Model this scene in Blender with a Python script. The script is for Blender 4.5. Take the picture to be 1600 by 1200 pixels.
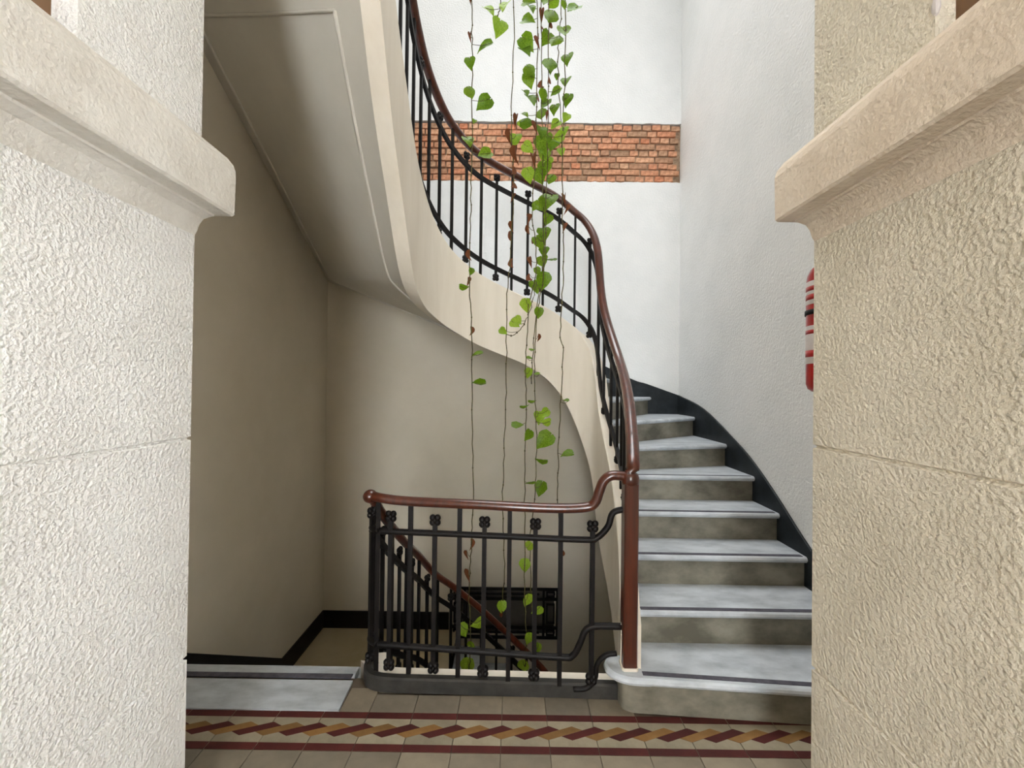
import bpy, math, random
from mathutils import Vector, Matrix
rnd = random.Random(7)
for o in list(bpy.data.objects): bpy.data.objects.remove(o)
S = bpy.context.scene
COL = S.collection

# ------------------------------------------------------------------ camera
FPX, EYE, ROLL = 640.0, 1.475, 0.012
PITCH, YAW = 5 / FPX, -3 / FPX
fw = Vector((math.sin(YAW) * math.cos(PITCH), math.cos(YAW) * math.cos(PITCH), math.sin(PITCH)))
r0 = Vector((math.cos(YAW), -math.sin(YAW), 0)); u0 = r0.cross(fw)
rt = r0 * math.cos(ROLL) + u0 * math.sin(ROLL); up = u0 * math.cos(ROLL) - r0 * math.sin(ROLL)
cd = bpy.data.cameras.new('camera'); cam = bpy.data.objects.new('camera', cd); COL.objects.link(cam)
cd.sensor_width = 36; cd.lens = 36 * FPX / 1600; cd.clip_start = .02; cd.clip_end = 200
cam.matrix_world = Matrix(((rt.x, up.x, -fw.x, 0), (rt.y, up.y, -fw.y, 0), (rt.z, up.z, -fw.z, EYE), (0, 0, 0, 1)))
S.camera = cam

# ------------------------------------------------------------------ world and light
w = bpy.data.worlds.new('sky'); S.world = w; w.use_nodes = True
bg = w.node_tree.nodes['Background']; bg.inputs[0].default_value = (.93, .97, 1, 1); bg.inputs[1].default_value = 9.5
sk = bpy.data.lights.new('skylight', 'AREA'); sk.shape = 'RECTANGLE'; sk.size = 3.3; sk.size_y = 2.5; sk.energy = 38; sk.spread = math.radians(105)
sk.color = (.97, .99, 1)                              # overhead daylight as an area lamp, spread narrowed, under the added opaque roof
sko = bpy.data.objects.new('skylight', sk); COL.objects.link(sko); sko.location = (-.1, 2.82, 6.9)
REAR_LIGHT_GAP, SIDE_LIGHT_GAP = (-.95, .25, .4, 3.6), (-1.2, -.3, 1.0, 2.4)   # openings in the invented front room, sized to steer sky light
S.view_settings.view_transform = 'Standard'; S.view_settings.look = 'None'; S.view_settings.gamma = 1
S.view_settings.use_curve_mapping = False
S.view_settings.exposure = 1.05

# ------------------------------------------------------------------ helpers
def ray(x, y): return rt * ((x - 800) / FPX) - up * ((y - 600) / FPX) + fw
def at_y(x, y, Y):
    d = ray(x, y); return Vector((0, 0, EYE)) + d * (Y / d.y)
WL = {}
def place(o, parent, loc=(0, 0, 0)):
    COL.objects.link(o); loc = Vector(loc); WL[o.name] = loc
    if parent is not None:
        o.parent = parent; o.location = loc - WL[parent.name]
    else: o.location = loc
    return o
def tag(o, label=None, cat=None, group=None, kind=None):
    if label: o['label'] = label
    if cat: o['category'] = cat
    if group: o['group'] = group
    if kind: o['kind'] = kind
    return o
def empty(name, loc=(0, 0, 0)):
    return place(bpy.data.objects.new(name, None), None, loc)
def mesh(name, v, f, m, smooth=False):
    me = bpy.data.meshes.new(name); me.from_pydata([tuple(p) for p in v], [], f)
    me.materials.append(m)
    if smooth: me.polygons.foreach_set('use_smooth', [True] * len(f))
    me.update(); return me
def fixn(me):
    import bmesh
    b = bmesh.new(); b.from_mesh(me); bmesh.ops.recalc_face_normals(b, faces=b.faces); b.to_mesh(me); b.free(); return me
def mk(name, v, f, m, parent=None, smooth=False, loc=(0, 0, 0)):
    return place(bpy.data.objects.new(name, fixn(mesh(name, v, f, m, smooth))), parent, loc)
class MB:
    def __init__(s): s.v = []; s.f = []
    def add(s, v, f):
        n = len(s.v); s.v += [Vector(p) for p in v]; s.f += [tuple(i + n for i in q) for q in f]; return s
    def box(s, a, b):
        (x0, y0, z0), (x1, y1, z1) = a, b
        return s.add([(x0, y0, z0), (x1, y0, z0), (x1, y1, z0), (x0, y1, z0), (x0, y0, z1), (x1, y0, z1), (x1, y1, z1), (x0, y1, z1)],
                     [(0, 3, 2, 1), (4, 5, 6, 7), (0, 1, 5, 4), (1, 2, 6, 5), (2, 3, 7, 6), (3, 0, 4, 7)])
    def prism(s, poly, z0, z1):
        n = len(poly); v = [(p[0], p[1], z0) for p in poly] + [(p[0], p[1], z1) for p in poly]
        return s.add(v, [tuple(range(n))[::-1], tuple(range(n, 2 * n))] + [(i, (i + 1) % n, (i + 1) % n + n, i + n) for i in range(n)])
    def grid(s, rows, closed=False):
        """rows: list of equal-length point lists; closed joins last column to first."""
        n = len(rows[0]); v = [p for r in rows for p in r]; f = []
        for i in range(len(rows) - 1):
            for j in range(n if closed else n - 1):
                k = (j + 1) % n; f.append((i * n + j, i * n + k, (i + 1) * n + k, (i + 1) * n + j))
        return s.add(v, f)
    def tube(s, pts, prof, cap=True):
        """sweep a 2D profile (side, up) along pts; up stays close to world Z"""
        pts = [Vector(p) for p in pts]; rows = []; side = None
        for i, p in enumerate(pts):
            t = (pts[min(i + 1, len(pts) - 1)] - pts[max(i - 1, 0)]).normalized()
            if side is None:
                side = t.cross(Vector((0, 0, 1)))
                if side.length < 1e-3: side = t.cross(Vector((0, -1, 0)))
            side = (side - t * side.dot(t))
            ref = t.cross(Vector((0, 0, 1)))
            if ref.length > .35:
                ref.normalize(); 
                if ref.dot(side) > 0: side = ref
            side.normalize(); u = side.cross(t)
            rows.append([p + side * a + u * b for a, b in prof])
        n0 = len(s.v); s.grid(rows, True); n = len(prof)
        if cap:
            s.f.append(tuple(range(n0, n0 + n))); e = n0 + (len(rows) - 1) * n; s.f.append(tuple(range(e, e + n)))
        return s
    def ellipsoid(s, c, r, nu=8, nv=5):
        c = Vector(c); rows = []
        for i in range(nv + 1):
            a = math.pi * i / nv - math.pi / 2
            a = max(min(a, 1.5), -1.5)
            rows.append([c + Vector((r[0] * math.cos(a) * math.cos(2 * math.pi * j / nu), r[1] * math.cos(a) * math.sin(2 * math.pi * j / nu), r[2] * math.sin(a))) for j in range(nu)])
        return s.grid(rows, True)
    def build(s, name, m, parent=None, smooth=False): return mk(name, s.v, s.f, m, parent, smooth)
def circ(r, n=10, ry=None): return [(r * math.cos(2 * math.pi * i / n), (ry or r) * math.sin(2 * math.pi * i / n)) for i in range(n)]
SQ = lambda h: [(-h, -h), (h, -h), (h, h), (-h, h)]
def spline(ctrl, n):
    """Catmull-Rom through equal-length tuples, n samples per span"""
    c = [tuple(p) for p in ctrl]; c = [tuple(2 * a - b for a, b in zip(c[0], c[1]))] + c + [tuple(2 * a - b for a, b in zip(c[-1], c[-2]))]
    out = []
    for i in range(1, len(c) - 2):
        for k in range(n):
            t = k / n
            out.append(tuple(.5 * (2 * b + (d - a) * t + (2 * a - 5 * b + 4 * d - e) * t * t + (3 * b - a - 3 * d + e) * t ** 3) for a, b, d, e in zip(c[i - 1], c[i], c[i + 1], c[i + 2])))
    out.append(c[-2]); return out
def lerp(a, b, t): return a + (b - a) * t
def interp(x, xs, ys):
    if x <= xs[0]: return ys[0]
    for i in range(len(xs) - 1):
        if x <= xs[i + 1]: return lerp(ys[i], ys[i + 1], (x - xs[i]) / (xs[i + 1] - xs[i]))
    return ys[-1]

# ------------------------------------------------------------------ materials
def lin(c): return tuple((v / 255 / 12.92 if v <= 10 else ((v / 255 + .055) / 1.055) ** 2.4) for v in c) + (1,)
def material(name, c1, c2=None, rough=.6, scale=4, bump=0, bscale=60, bdist=.004, detail=5, spec=.3, coat=0, rand=None, metal=0, stretch=None, bdetail=3, trans=0, lo=.35, hi=.65, bump2=None):
    m = bpy.data.materials.new(name); m.use_nodes = True; nt = m.node_tree; N = nt.nodes; L = nt.links
    b = N['Principled BSDF']; b.inputs['Roughness'].default_value = rough; b.inputs['Specular IOR Level'].default_value = spec
    b.inputs['Coat Weight'].default_value = coat; b.inputs['Coat Roughness'].default_value = .12; b.inputs['Metallic'].default_value = metal
    tc = N.new('ShaderNodeTexCoord'); vec = tc.outputs['Object']
    if stretch:
        mp = N.new('ShaderNodeMapping'); mp.inputs['Scale'].default_value = stretch; L.new(vec, mp.inputs[0]); vec = mp.outputs[0]
    n = N.new('ShaderNodeTexNoise'); n.inputs['Scale'].default_value = scale; n.inputs['Detail'].default_value = detail; n.inputs['Roughness'].default_value = .6
    L.new(vec, n.inputs['Vector'])
    cr = N.new('ShaderNodeValToRGB'); cr.color_ramp.elements[0].color = lin(c1); cr.color_ramp.elements[1].color = lin(c2 or c1)
    cr.color_ramp.elements[0].position = lo; cr.color_ramp.elements[1].position = hi
    L.new(n.outputs['Fac'], cr.inputs[0]); col = cr.outputs[0]
    if rand:
        oi = N.new('ShaderNodeObjectInfo'); r2 = N.new('ShaderNodeValToRGB'); e = r2.color_ramp.elements
        e[0].color = lin(rand[0]); e[1].color = lin(rand[-1])
        for i, c in enumerate(rand[1:-1]):
            k = e.new((i + 1) / (len(rand) - 1)); k.color = lin(c)
        L.new(oi.outputs['Random'], r2.inputs[0]); mx = N.new('ShaderNodeMixRGB'); mx.blend_type = 'MULTIPLY'; mx.inputs[0].default_value = 1
        L.new(col, mx.inputs[1]); L.new(r2.outputs[0], mx.inputs[2]); col = mx.outputs[0]
    L.new(col, b.inputs['Base Color'])
    if bump:
        bn = N.new('ShaderNodeTexNoise'); bn.inputs['Scale'].default_value = bscale; bn.inputs['Detail'].default_value = bdetail
        L.new(tc.outputs['Object'], bn.inputs['Vector']); h = bn.outputs['Fac']
        if bump2:
            rp = N.new('ShaderNodeMapRange'); rp.inputs[1].default_value = bump2[0]; rp.inputs[2].default_value = bump2[1]
            rp.interpolation_type = 'SMOOTHSTEP'; L.new(h, rp.inputs[0]); h = rp.outputs[0]
        bp = N.new('ShaderNodeBump'); bp.inputs['Strength'].default_value = bump; bp.inputs['Distance'].default_value = bdist
        L.new(h, bp.inputs['Height']); L.new(bp.outputs[0], b.inputs['Normal'])
    if trans:
        tr = N.new('ShaderNodeBsdfTranslucent'); L.new(col, tr.inputs[0]); ms = N.new('ShaderNodeMixShader'); ms.inputs[0].default_value = trans
        L.new(b.outputs[0], ms.inputs[1]); L.new(tr.outputs[0], ms.inputs[2]); L.new(ms.outputs[0], N['Material Output'].inputs[0])
    return m
M = {}
M['stucco'] = material('rough_stucco', (239, 237, 233), (247, 246, 243), .9, 3, .6, 85, .007, bdetail=2, spec=.15, bump2=(.3, .75))
M['stucco_shade'] = material('rough_stucco_warm_shade', (216, 207, 188), (229, 220, 202), .9, 3, .5, 85, .006, bdetail=2, spec=.15, bump2=(.3, .75))  # right pier: warm bounce light tinted into the stucco colour
M['stucco_cap'] = material('moulding_stucco', (220, 214, 204), (234, 230, 222), .8, 5, .6, 70, .008, bdetail=3)
M['stucco_cap_shade'] = material('moulding_stucco_warm_shade', (222, 206, 186), (234, 220, 202), .8, 5, .6, 70, .008, bdetail=3)  # right impost carries the same warm light in its colour
M['white'] = material('white_wall_paint', (232, 233, 232), (240, 240, 239), .75, 2.2, .6, 65, .008)
M['cream'] = material('cream_wall_paint', (214, 205, 186), (228, 219, 202), .7, 1.3, .12, 40, .004, lo=.3, hi=.7)
M['stringer'] = material('stringer_plaster', (230, 220, 203), (240, 231, 216), .65, 2.0, .15, 14, .01, stretch=(3, 3, .5))
M['soffit'] = material('soffit_paint', (212, 206, 194), (222, 216, 204), .5, 1.5, .08, 12, .006)
M['brown'] = material('brown_wall_paint', (116, 88, 64), (130, 100, 74), .7, 4, .2, 50)
M['brown2'] = material('room_wall_paint', (226, 214, 196), (232, 220, 202), .8, 3)
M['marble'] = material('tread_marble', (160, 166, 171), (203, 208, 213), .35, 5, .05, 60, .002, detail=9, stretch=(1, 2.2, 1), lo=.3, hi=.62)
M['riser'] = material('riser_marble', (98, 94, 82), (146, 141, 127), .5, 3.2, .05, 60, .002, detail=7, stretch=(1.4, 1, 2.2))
M['strip'] = material('dark_grip_strip', (74, 72, 80), (92, 90, 98), .8, 30)
M['skirt'] = material('black_skirting_paint', (24, 28, 31), (40, 46, 50), .45, 9, .1, 20)
M['skirt2'] = material('black_landing_skirting', (14, 13, 13), (22, 20, 20), .5, 9)
M['iron'] = material('black_iron', (12, 9, 9), (22, 17, 16), .5, 20, .15, 80, .002, spec=.25)
M['kerb'] = material('grey_iron_kerb', (46, 45, 43), (64, 62, 59), .55, 12, .1, 40)
M['wood'] = material('varnished_mahogany', (62, 24, 11), (86, 35, 17), .3, 3, .05, 30, .002, stretch=(14, 14, 1.2), coat=.6, spec=.5)
M['tile'] = material('beige_cement_tile', (130, 121, 106), (149, 139, 122), .6, 7, .1, 90, .002, rand=[(214, 214, 214), (255, 252, 248), (236, 232, 228)])
M['btile'] = material('cream_border_tile', (146, 136, 115), (168, 157, 135), .6, 8, .1, 90, .002, rand=[(225, 225, 225), (255, 255, 255)])
M['dark'] = material('oxblood_inlay', (74, 30, 27), (92, 40, 36), .55, 9, rand=[(220, 220, 220), (255, 255, 255)])
M['ochre'] = material('ochre_inlay', (132, 98, 56), (154, 118, 72), .55, 9, rand=[(220, 220, 220), (255, 250, 240)])
M['grout'] = material('floor_grout', (96, 86, 74), (112, 100, 88), .9, 20)
M['lowfloor'] = material('tan_landing_floor', (176, 162, 130), (190, 176, 146), .7, 3)
M['mortar'] = material('old_mortar', (136, 112, 92), (176, 152, 128), .95, 30, .6, 90, .006)
M['brick'] = material('old_brick', (196, 176, 160), (250, 240, 230), .9, 28, .7, 70, .006, rand=[(222, 164, 134), (236, 190, 160), (226, 176, 148), (190, 160, 136), (240, 200, 170), (218, 150, 118), (230, 186, 156)])
M['stem'] = material('vine_stem', (70, 60, 38), (104, 98, 50), .7, 40)
M['leaf'] = material('green_leaf', (96, 128, 18), (140, 172, 44), .4, 14, trans=.5, rand=[(205, 220, 180), (255, 255, 255), (225, 240, 190)])
M['yleaf'] = material('yellow_green_leaf', (140, 176, 40), (178, 204, 74), .4, 14, trans=.45, rand=[(225, 235, 200), (255, 255, 255)])
M['bleaf'] = material('withered_leaf', (96, 56, 32), (142, 84, 50), .8, 30, trans=.2)
M['red'] = material('red_enamel', (168, 22, 22), (182, 28, 26), .3, 5, coat=.4)
M['label'] = material('printed_label', (214, 206, 204), (226, 218, 216), .5, 20)
M['black'] = material('black_rubber', (18, 18, 18), (28, 28, 28), .6, 20)
M['glass'] = material('dusky_pane', (86, 82, 76), (100, 96, 90), .25, 3, spec=.5)

# ------------------------------------------------------------------ key dimensions
XL, XR, YB, TOPZ, LOWZ = -1.94, 1.70, 4.23, 7.0, -3.3
RISE = .174
YP = 1.40                                            # stair-side face of the front wall
PL, PR = -1.105, 1.02                                # its two jambs
CURVE = [(0.516, 1.937, 0.374, 0.746, 0.643), (0.549, 2.098, 0.505, 0.744, 0.658), (0.576, 2.232, 0.631, 0.752, 0.686), (0.594, 2.379, 0.774, 0.740, 0.730), (0.603, 2.564, 0.981, 0.703, 0.779), (0.570, 2.762, 1.323, 0.718, 0.804), (0.565, 2.951, 1.692, 0.812, 0.839), (0.495, 3.087, 1.893, 0.869, 0.764), (0.419, 3.156, 1.979, 0.911, 0.653), (0.290, 3.212, 2.083, 0.938, 0.569), (0.100, 3.228, 2.182, 0.944, 0.533), (-0.109, 3.203, 2.272, 0.951, 0.540), (-0.287, 3.144, 2.356, 0.951, 0.556), (-0.427, 3.047, 2.450, 0.971, 0.577), (-0.506, 2.936, 2.532, 0.990, 0.615), (-0.561, 2.811, 2.630, 1.005, 0.669), (-0.591, 2.668, 2.737, 1.007, 0.737), (-0.610, 2.475, 2.901, 1.002, 0.794), (-0.615, 2.255, 3.159, 1.018, 0.735), (-0.617, 2.020, 3.443, 1.026, 0.675), (-0.593, 1.743, 3.783, 1.030, 0.653)]
LAM = [1.0, 1.02, 1.045, 1.07, 1.105, 1.13, 1.10, 1.08, 1.06, 1.04, 1.025, 1.015, 1.005]
CURVE = [(x * l, y * l, EYE - (EYE - z) * l, hr * l, hb * l) for (x, y, z, hr, hb), l in zip(CURVE, LAM + [1.0] * 8)]
# carry the inner curve on to the upper landing, past the top of the picture
CURVE += [(-.575, 1.56, 4.0, 1.03, .64), (-.555, 1.36, 4.28, 1.03, .63)]
CS = spline(CURVE, 7)
for _ in range(5):                                   # fair the curve
    CS = [CS[0]] + [tuple((a + 2 * m + c) / 4 for a, m, c in zip(CS[i - 1], CS[i], CS[i + 1])) for i in range(1, len(CS) - 1)] + [CS[-1]]
NS = len(CS)
def nrm(i, C):
    a, b = Vector(C[max(i - 1, 0)][:2]), Vector(C[min(i + 1, len(C) - 1)][:2]); t = (b - a).normalized(); return Vector((t.y, -t.x))
PI_ = [Vector(c[:2]) for c in CS]; NN = [nrm(i, CS) for i in range(NS)]
ZT = [c[2] for c in CS]; HR = [c[3] for c in CS]; HB = [c[4] for c in CS]
def off(i, d): return PI_[i] + NN[i] * d
# outer line of the steps: number of risers -> point on the walls
OK_ = [0, 1, 2, 3, 4, 5, 6, 7, 7.62, 8, 13.52, 15.93, 24.2]
OX = [XR, XR, XR, XR, XR, XR, XR, XR, XR, 1.42, -.82, XL, XL]
OY = [1.62, 1.775, 2.083, 2.352, 2.60, 2.87, 3.25, 3.83, YB, YB, YB, YB, 1.68]
def outer(k): return Vector((interp(k, OK_, OX), interp(k, OK_, OY)))
def idx_for(k):
    z = k * RISE + .07
    for i in range(NS - 1):
        if ZT[i] <= z <= ZT[i + 1]: return i + (z - ZT[i]) / (ZT[i + 1] - ZT[i])
    return 0 if z < ZT[0] else NS - 1
def cat(f, fn):
    i = min(int(f), NS - 2); t = f - i; return fn(i) * (1 - t) + fn(i + 1) * t
SW = .092                                            # stringer thickness

# ------------------------------------------------------------------ walls
b = MB(); b.box((XL - .2, YP - .6, LOWZ), (XL, YB + .2, TOPZ)); tag(b.build('wall_left', M['cream']), 'cream plastered side wall of the stairwell beneath the rising stair', kind='structure')
b = MB(); b.box((XR, YP - .6, LOWZ), (XR + .2, YB + .2, TOPZ)); tag(b.build('wall_right', M['white']), 'white stippled side wall beside the marble steps', kind='structure')
# back wall: cream below the stair, white above it
xs = [XL + (XR - XL) * i / 40 for i in range(41)]
def kx(x): return interp(-x, [-1.70, -1.42, .82, 1.94], [7.62, 8, 13.52, 15.93])
line = [(x, kx(x) * RISE - .14) for x in xs]
b = MB(); b.grid([[(x, YB, LOWZ) for x in xs], [(x, YB, z) for x, z in line]]); b.grid([[(x, YB + .2, LOWZ) for x in xs], [(x, YB + .2, z) for x, z in line]])
wall_low = tag(b.build('wall_back', M['cream']), 'cream back wall below the curved stair', kind='structure')
BX0, BZ0, BZ1 = -1.40, 3.612, 4.205
b = MB()
jit = [rnd.uniform(-.006, .006) for _ in range(80)]; jit2 = [rnd.uniform(-.005, .005) for _ in range(80)]
bx = [BX0 + (XR - BX0) * i / 70 for i in range(71)]
lo_edge = [(x, BZ0 + jit[i]) for i, x in enumerate(bx)]; hi_edge = [(x, BZ1 + .016 + jit2[i] + .018 * (XR - x) / 3) for i, x in enumerate(bx)]
b.grid([[(x, YB, kx(x) * RISE - .14) for x, z in lo_edge], [(x, YB, z) for x, z in lo_edge], [(x, YB + .05, z) for x, z in lo_edge]])
b.grid([[(x, YB + .05, z) for x, z in hi_edge], [(x, YB, z) for x, z in hi_edge], [(x, YB, TOPZ) for x, z in hi_edge]])
b.grid([[(x, YB, kx(x) * RISE - .14) for x in (XL, -1.67, BX0)], [(x, YB, TOPZ) for x in (XL, -1.67, BX0)]])
b.add([(BX0, YB, BZ0), (BX0, YB + .05, BZ0), (BX0, YB + .05, BZ1), (BX0, YB, BZ1)], [(0, 1, 2, 3)])
b.box((XL, YB + .06, 1.3), (XR, YB + .2, TOPZ))
wall_up = tag(b.build('wall_back_upper', M['white']), 'white back wall above the stair with an exposed strip of brick', kind='structure')
mk('mortar_bed', [(BX0, YB + .022, BZ0 - .02), (XR, YB + .022, BZ0 - .02), (XR, YB + .022, BZ1), (BX0, YB + .022, BZ1 + .012)], [(0, 1, 2, 3)], M['mortar'], wall_up)
def brick_mesh(l, seed):
    r = random.Random(seed); h, d = .054, .03; c = .004; v = []
    for (y, s) in ((0, c), (c, 0)):
        for sx, sz in ((0, 0), (1, 0), (1, 1), (0, 1)):
            v.append((sx * l + (s if sx == 0 else -s) + r.uniform(-.003, .003), y + r.uniform(-.0015, .0015), sz * h + (s if sz == 0 else -s) + r.uniform(-.003, .003)))
    for sx, sz in ((0, 0), (1, 0), (1, 1), (0, 1)): v.append((sx * l, d, sz * h))
    f = [(0, 1, 2, 3)]
    for a in (0, 4):
        for i in range(4): f.append((a + i, a + (i + 1) % 4, a + 4 + (i + 1) % 4, a + 4 + i))
    return fixn(mesh('brick', v, f, M['brick']))
stretch = [brick_mesh(.188, i) for i in range(5)]; header = [brick_mesh(.088, 20 + i) for i in range(5)]
for row in range(9):
    z = BZ0 + .008 + row * .0662; x = XR - .01 - rnd.uniform(0, .08); long_ = row in (1, 3, 5, 7)
    while x > BX0 + .08:
        st = (rnd.random() < .88) if long_ else (rnd.random() < .22)
        l = .188 if st else .088
        me = rnd.choice(stretch if st else header); x -= l
        o = place(bpy.data.objects.new('brick', me), wall_up, (x, YB + rnd.uniform(-.004, .008), z + rnd.uniform(-.002, .002) + .012 * (XR - x) / 3 * (row / 8)))
        o.rotation_euler.y = rnd.uniform(-.012, .012); o.scale.x = rnd.uniform(.96, 1.03); x -= .012

# black skirting that follows the steps up the right wall and round the corner
def skirting(name, top_pts, bot_pts, axis, at, th, m, label):
    rows = []
    for (a, z), (a2, z2) in zip(top_pts, bot_pts):
        P = lambda t, zz, d: (at - d, t, zz) if axis == 'x' else (t, at - d, zz)
        rows.append([P(a2, z2, 0), P(a2, z2, th), P(a, z - .004, th), P(a, z, th - .004), P(a, z, 0)])
    b = MB(); b.grid(rows, True); n = 5; b.f += [tuple(range(n)), tuple(range(len(rows) * n - n, len(rows) * n))]
    return tag(b.build(name, m), label, kind='structure')
tp = spline([(1.62, .17), (1.9, .30), (2.33, .572), (2.64, .80), (2.89, .965), (3.14, 1.09), (3.67, 1.305), (YB - .0, 1.415)], 5)
skirting('baseboard_right', tp, [(y, max(z - .34, 0)) for y, z in tp], 'x', XR, .012, M['skirt'], 'black painted skirting stepping up the white right wall')
tp = spline([(XR - .012, 1.415), (1.37, 1.525), (1.234, 1.565), (.9, 1.72), (.5, 1.90), (-.2, 2.2), (-1.0, 2.56), (XL + .001, 2.93)], 4)
skirting('baseboard_back', tp, [(x, z - .34) for x, z in tp], 'y', YB, .012, M['skirt'], 'black skirting climbing the white back wall behind the handrail')
# black skirting beside the lower flight and its landing
LZ = -1.02                                            # lower landing
tp = [(1.5, .13), (2.12, .12), (2.45, -.135), (3.48, -.845), (YB, -.845)]
bt = [(1.5, .0), (2.12, -.04), (2.45, -.27), (3.40, LZ), (YB, LZ)]
skirting('baseboard_left', tp, bt, 'x', XL, -.012, M['skirt2'], 'black skirting running down the cream left wall to the lower landing')
skirting('baseboard_back_lower', [(XL + .012, -.845), (-.64, -.845)], [(XL + .012, LZ), (-.64, LZ)], 'y', YB, .012, M['skirt2'], 'level black skirting on the cream back wall below the handrail')

# ------------------------------------------------------------------ front wall piers with imposts
def pier(name, X, sgn, xwall, label, bx_, m='stucco', mc='stucco_cap'):
    """sgn +1: the jamb faces +X (left pier); profile in (p towards opening, z)"""
    prof = [(0, 0), (0, .532), (-.007, .536), (-.007, .542), (0, .546), (0, 1.28), (-.007, 1.284), (-.007, 1.29), (0, 1.294), (0, 2.0)]
    def ring(p, z, yn, yf, far=None):
        x = X + sgn * p
        return [(xwall, yf, z), (x, yf, z), (x, yn, z), (xwall, yn, z)]
    b = MB()
    b.grid([ring(p, z, .35, YP + (p if p < 0 else 0)) for p, z in prof], True)
    o = tag(b.build(name, M[m]), label, kind='structure')
    ip = [(0, 1.985), (.006, 2.0), (.012, 2.025), (.022, 2.045), (.042, 2.058), (.048, 2.06), (.050, 2.066), (.096, 2.07), (.102, 2.078), (.104, 2.225), (.098, 2.25), (.08, 2.275), (.018, 2.325), (0, 2.33)]
    b = MB(); b.grid([ring(p, z, .35, YP + p * .5) for p, z in ip], True); b.build('impost', M[mc], o)
    b = MB(); b.grid([ring(.016 if sgn > 0 else .0, z, 1.0, YP + .004) for z in (2.3, 3.95)], True); b.build('upper_shaft', M[m], o)
    b = MB()
    x = X - sgn * .05; b.grid([[(xwall, .9999, z), (x, .9999, z), (x, bx_, z), (xwall, bx_, z)] for z in (2.3, 3.95)], True); b.build('brown_jamb', M['brown'], o)
    return o
pier('wall_front_left', PL, 1, XL - .9, 'rough white stucco pier with moulded impost beside the marble threshold', .35)
pr = pier('wall_front_right', PR, -1, XR + .9, 'rough stucco pier, warm shade put into its beige colour, with moulded impost in front of the marble steps', .35, 'stucco_shade', 'stucco_cap_shade')
b = MB()
for (y, z, r) in ((1.0, 2.56, .010), (.995, 2.63, .013), (1.002, 2.68, .012), (.99, 2.74, .010), (1.0, 2.42, .014), (1.0, 2.44, .009), (1.01, 2.7, .016)):
    b.ellipsoid((PR + .002, y, z), (.006, r * .8, r * 1.8), 7, 5)
b.build('broken_plaster', M['label'], pr)

# ------------------------------------------------------------------ upper landing (ceiling) and lower floor
b = MB(); b.box((XL - .9, -4.0, 3.95), (XR + .9, 1.36, 4.16)); tag(b.build('ceiling', M['cream']), 'underside of the upper landing', kind='structure')
RY = -4.0                                             # rear wall of the invented front room
def pierced(b, axis, at, th, a0, a1, w0, w1, z0, z1):
    """wall slab with one opening for light"""
    for p, q, r, t in ((a0, w0, 0, 3.95), (w1, a1, 0, 3.95), (w0, w1, 0, z0), (w0, w1, z1, 3.95)):
        b.box((p, at, r), (q, at + th, t)) if axis == 'y' else b.box((at, p, r), (at + th, q, t))
    return b
b = MB(); b.box((XL - 1.1, RY, 0), (XL - .9, .6, 3.95)); tag(b.build('added_room_wall_left', M['brown2']), 'unseen wall of the invented front room, blocking light left of the camera', kind='structure')
b = pierced(MB(), 'y', RY - .2, .2, XL - .9, XR + .9, *REAR_LIGHT_GAP); tag(b.build('added_room_wall_rear', M['brown2']), 'unseen wall of the invented front room with a tall light opening behind the camera', kind='structure')
b = pierced(MB(), 'x', XR + .9, .2, RY, .6, *SIDE_LIGHT_GAP); tag(b.build('added_room_wall_right', M['brown2']), 'unseen wall of the invented front room with a light opening, right of the camera', kind='structure')
b = MB(); b.box((XL, 1.15, 4.16), (XR, 1.36, TOPZ)); tag(b.build('added_wall_front_upper', M['white']), 'unseen white wall added above the upper landing to keep the light overhead', kind='structure')  # added so that light enters the well only from overhead
b = MB(); b.box((XL - .2, 1.15, TOPZ), (XR + .2, YB + .2, TOPZ + .15)); tag(b.build('added_roof_well', M['white']), 'unseen roof added over the stairwell to block the sky', kind='structure')  # added to shut the sky out of the well top
b = MB(); b.box((XL, 1.4, LOWZ - .1), (XR, YB, LOWZ)); tag(b.build('floor_lower', M['lowfloor']), 'unseen floor of the storey below, added to block light from beneath', kind='structure')  # added to stop sky light coming up from below
b = MB(); b.box((XL, 1.4, LOWZ), (XR, 1.5, -.25)); tag(b.build('wall_front_lower', M['cream']), 'cream wall of the storey below', kind='structure')

# ------------------------------------------------------------------ floor
b = MB(); b.box((XL - .9, -4.0, -.25), (XL, YP - .6, -.008)).box((XR, -4.0, -.25), (XR + .9, YP - .6, -.008)) 
b.box((XL, -4.0, -.25), (XR, 1.93, -.008)); b.box((XL, 1.93, -.25), (-.70, 2.08, -.008)); b.box((-.70, 1.93, -.25), (.56, 1.985, -.008)); b.box((.56, 1.93, -.25), (XR, 2.15, -.008))
floor = tag(b.build('floor', M['grout']), 'tiled landing floor with a patterned border', kind='structure')
G, X0, YB0, YB1 = .2, -.236, 1.660, 1.857
def plate(name, poly, z0, z1, m, parent): return MB().prism(poly, z0, z1).build(name, m, parent)
tile_me = {}
def tile(x, y, wx, wy, m, name='tile'):
    key = (round(wx, 3), round(wy, 3), m.name)
    if key not in tile_me:
        g = .0012; q = [(g, g), (wx - g, g), (wx - g, wy - g), (g, wy - g)]; c = .0015
        q2 = [(g + c, g + c), (wx - g - c, g + c), (wx - g - c, wy - g - c), (g + c, wy - g - c)]
        v = [(a, d, -.008) for a, d in q] + [(a, d, -.0012) for a, d in q] + [(a, d, 0) for a, d in q2]
        f = [(8, 9, 10, 11)] + [(r + i, r + (i + 1) % 4, r + 4 + (i + 1) % 4, r + 4 + i) for r in (0, 4) for i in range(4)]
        tile_me[key] = fixn(mesh(name, v, f, m))
    return place(bpy.data.objects.new(name, tile_me[key]), floor, (x, y, rnd.uniform(-.0006, .0006)))
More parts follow.
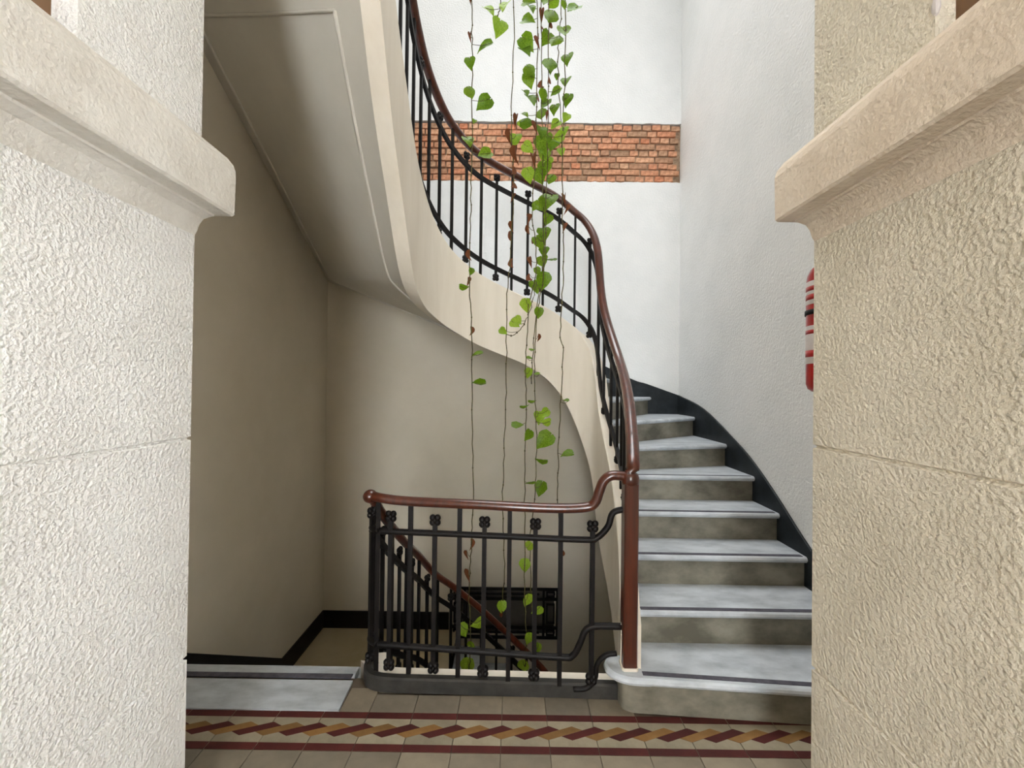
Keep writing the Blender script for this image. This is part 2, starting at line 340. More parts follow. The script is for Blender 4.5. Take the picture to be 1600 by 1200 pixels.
stripe_me = fixn(mesh('inlay_stripe', *(lambda q: (q.v, q.f))(MB().box((.0012, 0, 0), (G - .0012, .034, .0006))), M['dark']))
Lg, Sh = Vector((.150, .052)), Vector((.0435, -.019))
def loz(m, nm):
    c = -(Lg + Sh) / 2; q = [c, c + Lg, c + Lg + Sh, c + Sh]
    return fixn(mesh(nm, *(lambda z: (z.v, z.f))(MB().prism(q, 0, .0007)), m))
dk, oc = loz(M['dark'], 'dark_lozenge'), loz(M['ochre'], 'ochre_lozenge')
ncol = range(-9, 11)
for i in ncol:
    x = X0 + i * G
    if XL <= x < XR - .19 or True:
        if x < XL - .02 or x > XR - .1: continue
        t = tile(x, YB0, G, YB1 - YB0, M['btile'], 'border_tile')
        for yy in (YB0 + .0, YB1 - .034): place(bpy.data.objects.new('inlay_stripe', stripe_me), t, (x, yy, 0))
        cx = x + .152; cy = 1.7615
        place(bpy.data.objects.new('dark_lozenge', dk), t, (cx - G, cy, 0)); place(bpy.data.objects.new('ochre_lozenge', oc), t, (cx - .1, cy, 0))
        for j in range(1, 5):
            if j <= 2 or -1.5 < x < 1.3: tile(x, YB0 - j * G, G, G, M['tile'])
        if -.78 < x < .56: 
            tile(x, YB1, G, .11 if x < .4 else .06, M['tile'])
tile(-.772, YB1, .136, .15, M['tile'])
# marble threshold at the head of the lower flight
b = MB(); b.prism([(XL, 1.86), (-.775, 1.86), (-.785, 2.05), (XL, 2.05)], -.007, .004).build('threshold_slab', M['marble'], floor)
b = MB(); b.tube([(XL, 2.10, -.016), (-.79, 2.10, -.016)], [(-.05, .02), (-.05, -.02), (.0, -.02), (.012, -.016), (.02, -.006), (.02, .006), (.012, .016), (0, .02)]); b.build('threshold_nosing', M['marble'], floor)
MB().box((XL, 2.062, .002), (-.80, 2.092, .0065)).build('grip_strip', M['strip'], floor)

# ------------------------------------------------------------------ main staircase
stair = tag(empty('curved_staircase', (1.1, 1.85, 0)), 'curved marble staircase with plastered stringer winding up around the open well', 'staircase')
b = MB(); rows = []
for i in range(NS):
    p, q = off(i, 0), off(i, SW); e = off(i, .008); zt, zb = ZT[i], ZT[i] - HB[i]
    rows.append([(p.x, p.y, zb), (p.x, p.y, zt - .008), (e.x, e.y, zt), (q.x, q.y, zt), (q.x, q.y, zb + .04)])
b.grid(rows, True); b.f += [(0, 1, 2, 3, 4), tuple(range((NS - 1) * 5, NS * 5))]
b.build('stringer', M['stringer'], stair)
# soffit from the stringer's lower edge out to the walls, with a cove along each edge
def soffit_rows():
    out = []; cps = [(.0, .0, 0), (.05, .05, 0), (.11, .075, 0), (.115, .07, 1)]
    for i in range(0, NS):
        k = (ZT[i] - .07) / RISE; q = outer(k); p = off(i, SW * .5); zo = k * RISE - .225; zi = ZT[i] - HB[i]
        zi = zi + .03
        out.append((Vector((p.x, p.y, zi)), Vector((q.x, q.y, zo)), k))
    # the two wall corners need their own rulings
    return out
SR = soffit_rows()
def soff_pt(f, u, drop=0):
    i = min(int(f), NS - 2); t = f - i
    a = SR[i][0].lerp(SR[i + 1][0], t); k = lerp(SR[i][2], SR[i + 1][2], t); q = outer(k)
    c = Vector((q.x, q.y, k * RISE - .225)); p = a.lerp(c, u)
    p.z += .06 * math.sin(min(u / .12, 1) * math.pi / 2) * (1 - u) - drop
    return p
fs = [i * .5 for i in range(0, (NS - 1) * 2 + 1)]
us = [0, .02, .04, .07, .10, .14, .2, .35, .5, .65, .8, .9, .96, 1]
b = MB(); b.grid([[soff_pt(f, u) for u in us] for f in fs]); b.grid([[soff_pt(f, u) + Vector((0, 0, .008)) for u in us] for f in fs])
b.build('soffit', M['soffit'], stair, True)
fm0 = next(f for f in fs if soff_pt(f, .16).x < -.55 and ZT[min(int(f), NS - 1)] > 2.0)
def end_f(u):
    for f in fs:
        p = soff_pt(f, u)
        if f > fm0 and (EYE - p.z) / p.y < -.906: return f
    return fs[-1]
pf = circ(.011, 6, .008)
for nm, u in (('inner', .17), ('wall', .93)):
    e = end_f(u); pts = [soff_pt(lerp(idx_for(9), e, i / 60), u, .004) for i in range(61)]
    MB().tube(pts, pf).build('soffit_moulding', M['soffit'], stair, True)
ei, eo = end_f(.17), end_f(.93)
MB().tube([soff_pt(lerp(ei, eo, j / 20), lerp(.17, .93, j / 20), .004) for j in range(21)], pf).build('soffit_moulding', M['soffit'], stair, True)

NSTEP = 24
def step_front(k):
    f = idx_for(k); a = cat(f, lambda i: off(i, SW))
    if 2 <= k <= 5:                                   # straight steps lie square to the wall
        y = outer(k).y + .004; i = next(i for i in range(NS) if off(i, SW).y > y); a = Vector((off(i, SW).x - .002, y))
    return a, outer(k)
def nose_profile(): return [(-.045, -.002), (-.045, -.036), (-.004, -.036), (.010, -.033), (.019, -.024), (.021, -.016), (.017, -.006), (.008, -.0)]
for k in range(1, NSTEP):
    z = k * RISE; a, o = step_front(k); a2, o2 = step_front(k + 1)
    if k == 1: a = Vector((.60, 1.842)); o = Vector((XR, 1.762))
    d = (o - a).normalized(); bk = Vector((-d.y, d.x))       # into the step
    poly = [a, o]
    for kc in (7.62, 15.93):
        if k < kc < k + 1: poly.append(outer(kc))
    # pieces of the tread reach under the next riser
    d2 = (o2 - a2).normalized(); b2 = Vector((-d2.y, d2.x)) * .034
    poly += [o2 + b2, a2 + b2]
    mid = [a + bk * .03, o + bk * .03]
    if k < NSTEP - 1:
        poly = [a + bk * .02, o + bk * .02] + poly[2:]
    tr = MB(); tr.prism([Vector((min(max(p.x, XL + .001), XR - .001), min(p.y, YB - .001))) for p in poly], z - .034, z)
    # moulded nosing along the front edge
    npr = nose_profile(); aa = Vector((a.x, a.y, z)) + Vector((bk.x, bk.y, 0)) * .02; oo = Vector((o.x, o.y, z)) + Vector((bk.x, bk.y, 0)) * .02
    tr.tube([aa, oo], [(s, u) for s, u in npr])
    if k == 1:                                        # rounded curtail end carrying the newel
        cur = spline([(.63, 1.855), (.55, 1.860), (.492, 1.882), (.460, 1.925), (.465, 1.972), (.50, 2.0), (.56, 2.01)], 5)
        tr.prism([Vector(p) for p in cur] + [Vector((.72, 2.14)), Vector((.72, 1.87))], z - .034, z - .0006)
        tr.tube([(p[0], p[1], z - .017) for p in cur], circ(.0175, 8))
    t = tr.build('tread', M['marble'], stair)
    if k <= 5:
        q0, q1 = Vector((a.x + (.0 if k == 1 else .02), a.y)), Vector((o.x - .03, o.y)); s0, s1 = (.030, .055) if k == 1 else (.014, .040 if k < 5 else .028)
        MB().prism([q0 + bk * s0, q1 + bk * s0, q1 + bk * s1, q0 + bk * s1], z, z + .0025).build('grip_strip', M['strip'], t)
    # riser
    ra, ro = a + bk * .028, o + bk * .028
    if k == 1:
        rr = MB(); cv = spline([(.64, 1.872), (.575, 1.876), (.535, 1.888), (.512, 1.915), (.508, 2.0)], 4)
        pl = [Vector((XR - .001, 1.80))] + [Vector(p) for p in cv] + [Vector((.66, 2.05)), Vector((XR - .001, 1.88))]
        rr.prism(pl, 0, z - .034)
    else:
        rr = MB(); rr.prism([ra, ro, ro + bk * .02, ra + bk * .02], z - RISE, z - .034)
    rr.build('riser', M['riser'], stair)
# plaster fillet between stringer and first step
# ------------------------------------------------------------------ balustrade parts
def rosette_mesh():
    b = MB(); r = .0155
    for a in range(4):
        c = math.pi / 4 + a * math.pi / 2
        b.ellipsoid((math.cos(c) * .0165, 0, math.sin(c) * .0165), (.0165, .016, .0165), 8, 5)
    b.ellipsoid((0, 0, 0), (.013, .021, .013), 8, 5)
    return fixn(mesh('rosette', b.v, b.f, M['iron'], True))
ROS = rosette_mesh()
def baluster(parent, x, y, z0, z1, ang=0, ros=None, h=.0088):
    c, s = math.cos(ang), math.sin(ang); v = []
    for z in (z0, z1):
        for a, d in SQ(h): v.append((x + a * c - d * s, y + a * s + d * c, z))
    o = mk('baluster', v, [(0, 1, 2, 3), (4, 5, 6, 7)] + [(i, (i + 1) % 4, (i + 1) % 4 + 4, i + 4) for i in range(4)], M['iron'], parent)
    for z in ros or ():
        q = place(bpy.data.objects.new('rosette', ROS), o, (x, y, z)); q.rotation_euler.z = ang
    return o
def rail_profile(r):                                  # oval handrail with a flatter underside
    return [(r * 1.0 * math.cos(a), r * (.95 if math.sin(a) > 0 else .8) * math.sin(a)) for a in [2 * math.pi * i / 14 for i in range(14)]]

sb = tag(empty('stair_balustrade', (.552, 1.93, .174)), 'black iron balustrade with long mahogany handrail sweeping up the curved stair from a newel', 'balustrade')
BO = .054
end = NS - 1
bp = [off(i, BO - .032 * math.exp(-((i - 37) / 7) ** 2)) for i in range(NS)]   # the rail swings towards the well at the turn
rail = [(bp[i].x, bp[i].y, ZT[i] + HR[i]) for i in range(NS)]
rail0 = [(.553, 1.93, 1.02), (.555, 1.931, 1.07), (.568, 1.945, 1.115)] + rail[5:]
rail0 = spline(rail0, 3)
MB().tube(rail0, rail_profile(.032)).build('handrail', M['wood'], sb, True)
fl = [(-.011, -.016), (.011, -.016), (.011, .016), (-.011, .016)]
MB().tube([(bp[i].x, bp[i].y, ZT[i] + HR[i] - .17) for i in range(0, NS)], fl).build('upper_rail', M['iron'], sb)
MB().tube([(bp[i].x, bp[i].y, ZT[i] + .135) for i in range(0, NS)], fl).build('lower_rail', M['iron'], sb)
# newel: chamfered wooden post with a turned collar
b = MB(); nx, ny = .552, 1.93
oct_ = lambda h, c: [(nx - h + c, ny - h), (nx + h - c, ny - h), (nx + h, ny - h + c), (nx + h, ny + h - c), (nx + h - c, ny + h), (nx - h + c, ny + h), (nx - h, ny + h - c), (nx - h, ny - h + c)]
b.prism(oct_(.033, .006), .186, 1.03); nw = b.build('newel_post', M['wood'], sb)
MB().prism(oct_(.037, .008), .174, .188).build('foot_plate', M['stringer'], nw)
b = MB(); b.grid([[(x, y, z) for x, y in [(nx + r * math.cos(2 * math.pi * j / 16), ny + r * math.sin(2 * math.pi * j / 16)) for j in range(16)]] for r, z in ((.02, 1.02), (.036, 1.025), (.04, 1.035), (.04, 1.06), (.036, 1.075), (.02, 1.085))], True)
b.build('newel_collar', M['wood'], nw, True)
acc = 0; nxt = .11; par = 0; last = bp[0]
for i in range(1, NS):
    seg = (bp[i] - bp[i - 1]).length
    while acc + seg >= nxt:
        t = (nxt - acc) / seg; p = bp[i - 1].lerp(bp[i], t); zt = lerp(ZT[i - 1], ZT[i], t); hr = lerp(HR[i - 1], HR[i], t)
        n = NN[i]; ang = math.atan2(n.y, n.x) - math.pi / 2
        if par % 2: baluster(sb, p.x, p.y, zt - .002, zt + hr - .015, ang)
        else: baluster(sb, p.x, p.y, zt + .065, zt + hr - .10, ang, (zt + .062, zt + hr - .095))
        par += 1; nxt += .133
    acc += seg

# ------------------------------------------------------------------ guard along the landing edge
gb = tag(empty('landing_balustrade', (-.1, 2.0, 0)), 'low black iron guard with reddish wooden rail along the landing edge, left of the newel', 'balustrade')
hp = spline([(.545, 1.935, 1.058), (.47, 1.94, 1.062), (.432, 1.945, 1.035), (.412, 1.947, .985), (.392, 1.95, .93), (.345, 1.955, .906), (.18, 1.965, .897), (-.16, 1.99, .902), (-.507, 2.02, .905), (-.64, 2.03, .915), (-.70, 2.06, .918), (-.722, 2.11, .90)], 5)
MB().tube(hp, rail_profile(.026)).build('handrail', M['wood'], gb, True)
MB().ellipsoid((-.715, 2.06, .918), (.036, .036, .034), 14, 9).build('rail_knob', M['wood'], gb, True)
def gy(x): return lerp(1.945, 2.02, (.45 - x) / .957)
lefty = [(-.60, gy(-.60)), (-.66, 2.036), (-.705, 2.066), (-.722, 2.12)]
MB().tube(spline([(.53, 1.945, .905), (.475, 1.945, .885), (.452, 1.945, .82), (.40, 1.95, .765), (.33, 1.953, .755), (-.1, 1.988, .755)] + [(x, y, .755) for x, y in lefty], 5), circ(.0155, 8)).build('upper_rail', M['iron'], gb, True)
MB().tube(spline([(.53, 1.945, .352), (.40, 1.95, .348), (.352, 1.952, .325), (.33, 1.953, .27), (.295, 1.956, .205), (.23, 1.962, .192), (-.1, 1.988, .194)] + [(x, y, .196) for x, y in lefty], 5), circ(.0155, 8)).build('lower_rail', M['iron'], gb, True)
MB().tube(spline([(.50, 1.945, .225), (.45, 1.947, .215), (.41, 1.95, .17), (.40, 1.95, .10), (.36, 1.952, .055), (.30, 1.956, .045)], 5), circ(.012, 8)).build('scroll', M['iron'], gb, True)
kp = [(.55, 1.975), (.1, 1.985), (-.4, 1.995), (-.60, 2.0), (-.68, 2.022), (-.715, 2.07), (-.728, 2.14)]
MB().tube([(x, y, .034) for x, y in spline(kp, 5)], [(-.022, -.034), (.022, -.034), (.022, .026), (.014, .034), (-.014, .034), (-.022, .026)]).build('base_kerb', M['kerb'], gb)
MB().tube([(x, y + .05, .028) for x, y in spline([(.55, 1.975), (.1, 1.985), (-.4, 1.995), (-.58, 2.0), (-.64, 2.02), (-.665, 2.06), (-.675, 2.14)], 5)], [(-.028, -.06), (.028, -.06), (.028, .026), (-.028, .026)]).build('inner_kerb', M['stringer'], gb)
xb = [.382, .232, .112, -.012, -.134, -.256, -.378, -.50]
for j, x in enumerate(xb):
    y = gy(x)
    if j % 2: baluster(gb, x, y, .06, .885, 0, h=.0105)
    else: baluster(gb, x, y, .105, .815, 0, (.10, .82), h=.0105)
for j, (x, y) in enumerate([(-.60, 2.028), (-.668, 2.042), (-.712, 2.085), (-.722, 2.14)]):
    if j % 2: baluster(gb, x, y, .06, .895, .4 * j, h=.0105)
    else: baluster(gb, x, y, .105, .825, .4 * j, (.10, .83), h=.0105)

# ------------------------------------------------------------------ lower flight
ls = tag(empty('lower_staircase', (-1.3, 2.12, 0)), 'lower staircase dropping away behind the landing guard to a tan landing', 'staircase')
lowx = -.73
for k in range(1, 6):
    z = -.17 * k; y0 = 2.10 + .255 * (k - 1)
    MB().box((XL + .013, y0 + .02, z - .034), (lowx, y0 + .275, z)).build('tread', M['marble'], ls)
    MB().box((XL + .013, y0, z), (lowx, y0 + .02, z + .136 + .0)).build('riser', M['riser'], ls)
MB().box((XL + .013, 3.375, -1.02), (lowx, 3.395, -.884)).build('riser', M['riser'], ls)
MB().box((XL + .001, 3.395, LZ - .15), (-.55, YB - .001, LZ)).build('landing_slab', M['lowfloor'], ls)
for j in range(1, 8):
    z = LZ - .17 * j; x0 = -.55 + .26 * (j - 1)
    MB().box((x0, 3.3, z - .034), (x0 + .28, YB - .001, z)).build('tread', M['marble'], ls)
    MB().box((x0 - .02, 3.3, z), (x0, YB - .001, z + .136)).build('riser', M['riser'], ls)
LR = spline([(-.722, 2.11, .90), (-.712, 2.18, .82), (-.69, 2.3, .70), (-.665, 2.55, .50), (-.64, 2.80, .32), (-.56, 3.02, .09), (-.42, 3.13, -.07), (-.12, 3.2, -.36), (.30, 3.18, -.76), (.52, 3.05, -1.05), (.62, 2.8, -1.42), (.62, 2.4, -1.75)], 6)
lb = tag(empty('lower_balustrade', (-.72, 2.12, 0)), 'dark iron balustrade and handrail descending the lower flight behind the landing guard', 'balustrade')
MB().tube(LR, rail_profile(.027)).build('handrail', M['wood'], lb, True)
MB().tube([(x, y, z - .16) for x, y, z in LR], fl).build('upper_rail', M['iron'], lb)
MB().tube([(x, y, z - .70) for x, y, z in LR], fl).build('lower_rail', M['iron'], lb)
rows = []
for i, p in enumerate(LR):
    n = nrm(i, LR); a = Vector(p[:2]) + n * .05; c = Vector(p[:2]) - n * .05
    rows.append([(a.x, a.y, p[2] - .84), (c.x, c.y, p[2] - .84), (c.x, c.y, p[2] - 1.30), (a.x, a.y, p[2] - 1.30)])
b = MB(); b.grid(rows, True); b.build('stringer', M['stringer'], ls)
acc = 0; nxt = .12; par = 0
for i in range(1, len(LR)):
    p0, p1 = Vector(LR[i - 1]), Vector(LR[i]); seg = (p1.xy - p0.xy).length
    while acc + seg >= nxt:
        p = p0.lerp(p1, (nxt - acc) / seg); n = nrm(i, LR); ang = math.atan2(n.y, n.x) - math.pi / 2
        if par % 2: baluster(lb, p.x, p.y, p.z - .84, p.z - .012, ang)
        else: baluster(lb, p.x, p.y, p.z - .775, p.z - .09, ang, (p.z - .78, p.z - .085))
        par += 1; nxt += .119
    acc += seg

# ------------------------------------------------------------------ window with iron fretwork on the back wall of the lower landing
wn = tag(empty('window_1', (-.07, YB, -1.08)), 'small window behind black geometric iron fretwork below the stair', kind='structure')
gx0, gx1, gz0, gz1, gyy = -.615, .468, -1.07, -.58, YB - .04
MB().box((gx0 + .03, YB - .012, gz0 + .03), (gx1 - .03, YB - .004, gz1 - .03)).build('pane', M['glass'], wn)
def bar(a, c, t=.012):
    return MB().box((min(a[0], c[0]) - t, gyy - .01, min(a[1], c[1]) - t), (max(a[0], c[0]) + t, gyy + .01, max(a[1], c[1]) + t)).build('fret_bar', M['iron'], wn)
for z in (gz0, gz1, gz0 + .10, gz1 - .10): bar((gx0, z), (gx1, z))
for x in (gx0, gx1, gx0 + .14, gx1 - .14): bar((x, gz0), (x, gz1))
for z in (gz0 + .05, gz1 - .05): bar((gx0 + .19, z), (gx1 - .19, z), .006)
for cx in (gx0 + .07, gx1 - .07):
    for z0, z1 in ((gz0 + .015, gz0 + .085), (gz0 + .14, gz1 - .14), (gz1 - .085, gz1 - .015)):
        for a, c in (((cx - .036, z0 + .012), (cx + .036, z0 + .012)), ((cx - .036, z1 - .012), (cx + .036, z1 - .012)), ((cx - .036, z0 + .012), (cx - .036, z1 - .012)), ((cx + .036, z0 + .012), (cx + .036, z1 - .012))): bar(a, c, .007)
for x in (gx0 + .03, gx1 - .03): 
    for z in (gz0 + .05, gz1 - .05): MB().box((x - .008, gyy, z - .008), (x + .008, YB, z + .008)).build('wall_fixing', M['iron'], wn)

# ------------------------------------------------------------------ fire extinguisher behind the right pier
ex = tag(empty('fire_extinguisher', (1.172, 1.515, 1.47)), 'red fire extinguisher hanging on the wall behind the right pier', 'extinguisher')
ec = (1.172, 1.515)
def lathe(name, prof, m, parent, n=28, a0=0, a1=2 * math.pi):
    b = MB(); full = abs(a1 - a0 - 2 * math.pi) < 1e-6; cnt = n if full else n + 1
    b.grid([[(ec[0] + r * math.cos(a0 + (a1 - a0) * j / n), ec[1] + r * math.sin(a0 + (a1 - a0) * j / n), z) for j in range(cnt)] for r, z in prof], full)
    return b.build(name, m, parent, True)
lathe('cylinder', [(.001, 1.472), (.06, 1.472), (.073, 1.482), (.079, 1.50), (.08, 1.53), (.08, 1.88), (.077, 1.905), (.066, 1.93), (.045, 1.95), (.024, 1.958), (.022, 1.97), (.001, 1.97)], M['red'], ex)
la0, la1 = math.radians(130), math.radians(275)
l1 = lathe('label', [(.0806, 1.795), (.0808, 1.796), (.0808, 1.915 - .035), (.0806, 1.881)], M['label'], ex, 20, la0, la1)
l2 = lathe('label', [(.0806, 1.575), (.0808, 1.576), (.0808, 1.715), (.0806, 1.716)], M['label'], ex, 20, la0, la1)
for z0, z1 in ((1.845, 1.862), (1.812, 1.832)): lathe('red_print', [(.0809, z0), (.0811, z0), (.0811, z1), (.0809, z1)], M['red'], l1, 14, math.radians(150), math.radians(215))
for z0, z1 in ((1.60, 1.625), (1.685, 1.70)): lathe('red_print', [(.0809, z0), (.0811, z0), (.0811, z1), (.0809, z1)], M['red'], l2, 14, math.radians(150), math.radians(215))
lathe('strap', [(.080, 1.757), (.084, 1.758), (.084, 1.775), (.080, 1.776)], M['black'], ex)
lathe('valve', [(.001, 1.97), (.016, 1.97), (.016, 2.0), (.02, 2.0), (.02, 2.02), (.001, 2.02)], M['black'], ex)
MB().tube([(1.172, 1.515, 2.02), (1.2, 1.515, 2.035), (1.27, 1.515, 2.03)], SQ(.008)).build('handle', M['black'], ex)
MB().tube(spline([(1.19, 1.515, 1.99), (1.25, 1.515, 1.97), (1.272, 1.515, 1.88), (1.268, 1.515, 1.6)], 5), circ(.008, 8)).build('hose', M['black'], ex, True)
MB().box((1.152, 1.40, 1.74), (1.192, 1.436, 1.79)).build('wall_bracket', M['black'], ex)

# ------------------------------------------------------------------ hanging vines
def leaf_mesh(name, m, curl, fold, seed):
    r = random.Random(seed); v = []; f = []
    outl = [(0, .03), (.06, .34), (.16, .48), (.32, .50), (.5, .42), (.68, .29), (.84, .14), (1, .0)]
    for t, wd in outl:
        for s in (-1, -.5, 0, .5, 1):
            x = s * wd * (1 + .05 * r.uniform(-1, 1)); zb = -t + (.12 * abs(s) ** 2 if t < .1 else 0)
            v.append((x, fold * abs(x) + curl * (t - .3) ** 2 + .03 * r.uniform(-1, 1), zb))
    for i in range(len(outl) - 1):
        for j in range(4): f.append((i * 5 + j, i * 5 + j + 1, i * 5 + j + 6, i * 5 + j + 5))
    return mesh(name, v, f, m, True)
LM = {'g': [leaf_mesh('leaf', M['leaf'], c, fo, i) for i, (c, fo) in enumerate(((.3, -.35), (.5, -.2), (-.2, -.3), (.2, .25)))],
      'y': [leaf_mesh('leaf', M['yleaf'], c, fo, 9 + i) for i, (c, fo) in enumerate(((.3, -.3), (.6, -.2)))],
      'b': [leaf_mesh('withered_leaf', M['bleaf'], c, fo, 19 + i) for i, (c, fo) in enumerate(((.9, -1.0), (-.8, 1.1)))]}
def vine(label, Y, path, leaves, r=.0032):
    dense = spline([(x, y) for x, y in path], 8); pts = []
    for i, (x, y) in enumerate(dense):
        pts.append(at_y(x, y, Y) + Vector((rnd.uniform(-.0045, .0045), rnd.uniform(-.005, .005), 0)))
    root = tag(empty('hanging_vine', pts[0]), label, 'vine', 'vines hanging in the well')
    b = MB(); b.tube(pts, circ(r, 6))
    for (x, y, s, kind) in leaves:
        sx = interp(y, [d[1] for d in dense], [d[0] for d in dense]); size = s * 1.22 * Y / FPX
        c = at_y(x, y, Y + rnd.uniform(-.03, .03)); dx = x - sx
        ang = (-1 if dx > 0 else 1) * min(abs(dx) / 14, 1) * rnd.uniform(.5, 1.3) + rnd.uniform(-.25, .25)
        if kind == 'b': ang *= .3
        tilt = rnd.uniform(-.5, .25); yaw = rnd.uniform(-.6, .6)
        flat = kind == 'f'; kk = 'g' if flat else kind
        if flat: ang = (-1 if dx > 0 else 1) * rnd.uniform(1.35, 1.6); tilt = 0; yaw = rnd.choice((-1, 1)) * rnd.uniform(.95, 1.15)
        R = Matrix.Rotation(-ang, 3, 'Y') @ Matrix.Rotation(tilt, 3, 'X') @ Matrix.Rotation(yaw, 3, 'Z')
        base = c - R @ Vector((0, 0, -.5 * size))
        o = place(bpy.data.objects.new('leaf' if kk != 'b' else 'withered_leaf', rnd.choice(LM[kk])), root, base)
        o.rotation_euler = R.to_euler(); o.scale = (size * (.36 if kind == 'b' else .95), size * (.8 if kind == 'b' else 1), size * (.8 if kind == 'b' else 1))
        st = at_y(sx, y - s * .5 + 6, Y); mid = st.lerp(base, .5) + Vector((0, -.004, -.012))
        b.tube(spline([tuple(st), tuple(mid), tuple(base)], 3), circ(.0016, 5))
    # leaf nodes along the stem
    for i in range(6, len(pts) - 2, 5): b.ellipsoid(pts[i], (.005, .005, .007), 6, 4)
    b.build('stem', M['stem'], root, True); return root
vine('leftmost long vine, sparse heart-shaped leaves on one bare stem', 2.50,
     [(737, -160), (737, 0), (738, 100), (737, 250), (735, 330), (733, 430), (737, 520), (738, 640), (739, 780), (736, 860), (733, 930), (736, 1000), (733, 1045)],
     [(756, 74, 21, 'g'), (735, 100, 16, 'g'), (735, 145, 16, 'g'), (755, 162, 22, 'g'), (741, 190, 7, 'g'), (732, 220, 18, 'g'), (756, 242, 19, 'g'), (735, 2, 10, 'b'), (735, 60, 13, 'b'),
      (734, 402, 16, 'b'), (731, 442, 14, 'b'), (726, 448, 12, 'f'), (736, 425, 9, 'g'), (736, 520, 14, 'b'), (744, 554, 15, 'f'), (747, 599, 17, 'f'), (736, 854, 16, 'b'), (730, 869, 13, 'b'), (732, 902, 18, 'b'),
      (745, 975, 18, 'y'), (724, 986, 17, 'y'), (730, 1044, 20, 'y'), (737, 1010, 12, 'y')])
vine('short vine tip with three bright yellow-green leaves near the top', 2.46, [(786, -160), (784, -40), (782, 8), (774, 34)],
     [(765, 17, 18, 'y'), (788, 10, 18, 'y'), (779, 45, 24, 'y')])
vine('thin vine with only withered brown leaves, second long strand from the left', 2.56,
     [(800, -160), (803, 60), (799, 180), (802, 290), (798, 400), (792, 470), (791, 600), (788, 700), (785, 790), (788, 870), (785, 955)],
     [(805, 191, 18, 'b'), (796, 217, 20, 'b'), (806, 246, 24, 'b'), (801, 270, 18, 'b'), (801, 292, 18, 'b'), (800, 310, 14, 'b'), (800, 357, 16, 'b'), (797, 372, 16, 'b'), (800, 415, 18, 'b'), (805, 220, 19, 'y'), (784, 950, 15, 'y'), (783, 962, 12, 'b')])
vine('leafy vine on the left edge of the dense green cluster', 2.48,
     [(837, -160), (840, 100), (836, 250), (832, 330), (838, 420), (826, 480), (822, 560), (822, 640), (820, 750), (820, 900), (822, 1000), (820, 1042)],
     [(826, 32, 19, 'g'), (827, 2, 18, 'g'), (831, 14, 13, 'g'), (824, 68, 23, 'g'), (822, 80, 19, 'g'), (829, 110, 17, 'g'), (827, 126, 19, 'g'), (822, 145, 12, 'g'), (831, 156, 20, 'g'), (821, 179, 11, 'g'), (825, 191, 18, 'g'), (815, 195, 11, 'y'),
      (826, 232, 16, 'y'), (826, 275, 18, 'y'), (841, 68, 18, 'b'), (839, 155, 18, 'b'), (837, 200, 18, 'b'), (834, 252, 20, 'b'), (825, 345, 16, 'b'), (826, 362, 16, 'b'), (829, 412, 16, 'b'), (829, 436, 16, 'b'), (835, 324, 11, 'g'),
      (822, 479, 18, 'y'), (825, 584, 13, 'y'), (820, 635, 11, 'f'), (810, 662, 15, 'f'), (825, 681, 15, 'g'), (827, 753, 13, 'f'), (820, 885, 16, 'y'), (826, 855, 13, 'y'), (823, 940, 17, 'y'), (826, 1000, 14, 'y'), (819, 1042, 17, 'y')])
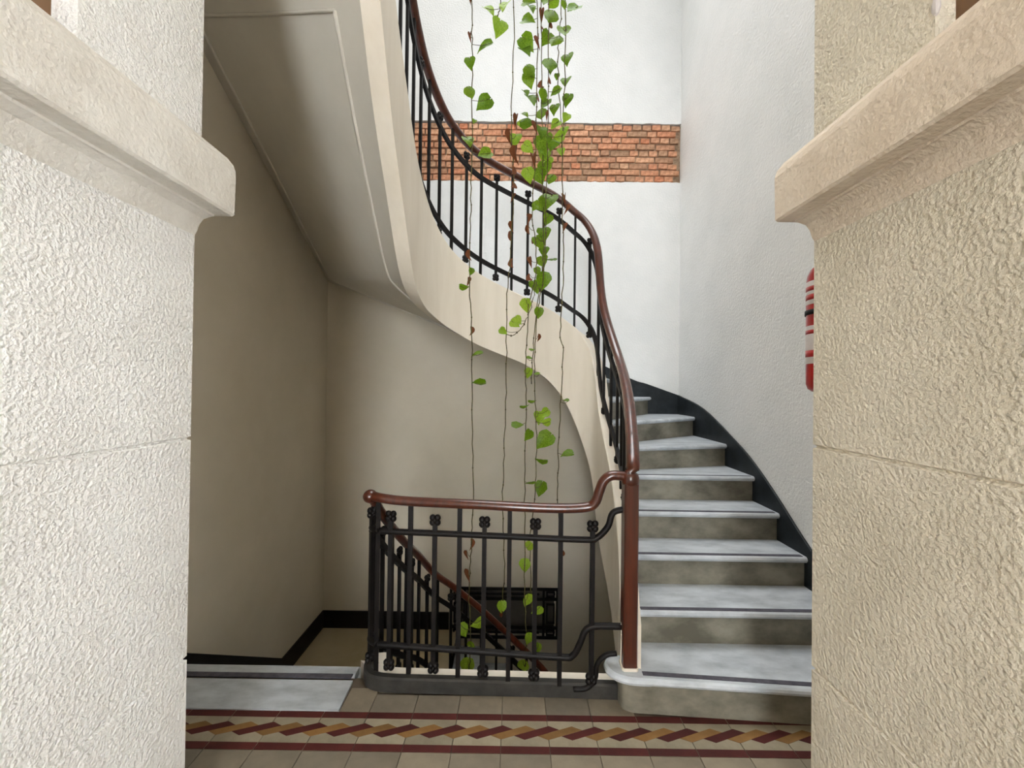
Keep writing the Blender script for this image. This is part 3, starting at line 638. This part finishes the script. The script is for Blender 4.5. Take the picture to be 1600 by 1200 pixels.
vine('densest vine in the middle of the green cluster, ending above the lower curve', 2.60,
     [(846, -160), (846, 120), (848, 260), (849, 400), (838, 490), (832, 560), (830, 600)],
     [(850, 2, 17, 'g'), (854, 60, 20, 'g'), (850, 150, 15, 'g'), (852, 164, 16, 'g'), (845, 178, 17, 'g'), (846, 207, 18, 'g'), (850, 228, 27, 'g'), (850, 245, 18, 'y'), (855, 252, 15, 'y'), (850, 265, 20, 'g'), (845, 277, 21, 'g'), (846, 28, 18, 'b'), (846, 45, 16, 'b'), (847, 135, 16, 'b'),
      (855, 316, 27, 'g'), (845, 322, 19, 'g'), (855, 344, 15, 'g'), (850, 367, 20, 'g'), (844, 380, 20, 'g'), (850, 394, 15, 'g'), (861, 404, 13, 'f'), (849, 410, 18, 'g'), (840, 425, 11, 'g'), (848, 441, 22, 'g'), (837, 449, 18, 'g'), (834, 378, 14, 'b'), (832, 545, 8, 'f'), (828, 560, 8, 'f')])
vine('leafy vine on the right edge of the dense green cluster', 2.53,
     [(857, -160), (857, 60), (855, 250), (850, 420), (838, 500), (835, 600), (838, 680), (836, 780), (828, 850), (832, 960), (838, 1015)],
     [(861, 25, 22, 'g'), (864, 4, 17, 'g'), (867, 63, 20, 'g'), (860, 100, 22, 'g'), (862, 107, 16, 'g'), (866, 171, 15, 'g'), (867, 195, 15, 'y'), (872, 214, 14, 'y'), (862, 226, 21, 'g'), (860, 280, 15, 'g'), (859, 42, 14, 'b'), (857, 128, 14, 'b'), (854, 182, 14, 'b'), (868, 145, 15, 'g'),
      (841, 490, 14, 'g'), (841, 530, 12, 'b'), (832, 627, 10, 'f'), (842, 654, 17, 'y'), (850, 646, 14, 'y'), (852, 659, 13, 'y'), (849, 690, 25, 'g'), (845, 720, 15, 'f'), (845, 765, 19, 'g'), (837, 955, 17, 'y'), (840, 1014, 12, 'y'), (838, 585, 8, 'f')])
vine('curling side shoot hanging left below the green cluster', 2.50, [(838, 440), (830, 480), (818, 507), (802, 524), (788, 521)],
     [(810, 501, 12, 'y'), (805, 506, 13, 'y'), (787, 518, 11, 'y')], .0025)
vine('thin vine with a few small leaves right of the green cluster', 2.58, [(868, -160), (877, 0), (873, 60), (872, 120), (877, 200), (877, 238)], [(877, 238, 12, 'y'), (870, 120, 8, 'g')])
vine('rightmost vine, leaves above and a long bare stem below', 2.52,
     [(884, -160), (883, 100), (879, 200), (879, 330), (880, 420), (876, 520), (880, 552), (876, 620), (872, 720), (872, 790), (878, 868)],
     [(882, 8, 10, 'g'), (895, 16, 22, 'g'), (881, 51, 20, 'g'), (886, 92, 18, 'g'), (884, 128, 16, 'g'), (886, 157, 16, 'g'), (884, 184, 13, 'y'), (882, 205, 13, 'y'), (882, 312, 16, 'b'), (884, 329, 15, 'b'), (881, 357, 15, 'b'), (885, 710, 16, 'f'), (878, 868, 12, 'b'), (884, 626, 8, 'f')])
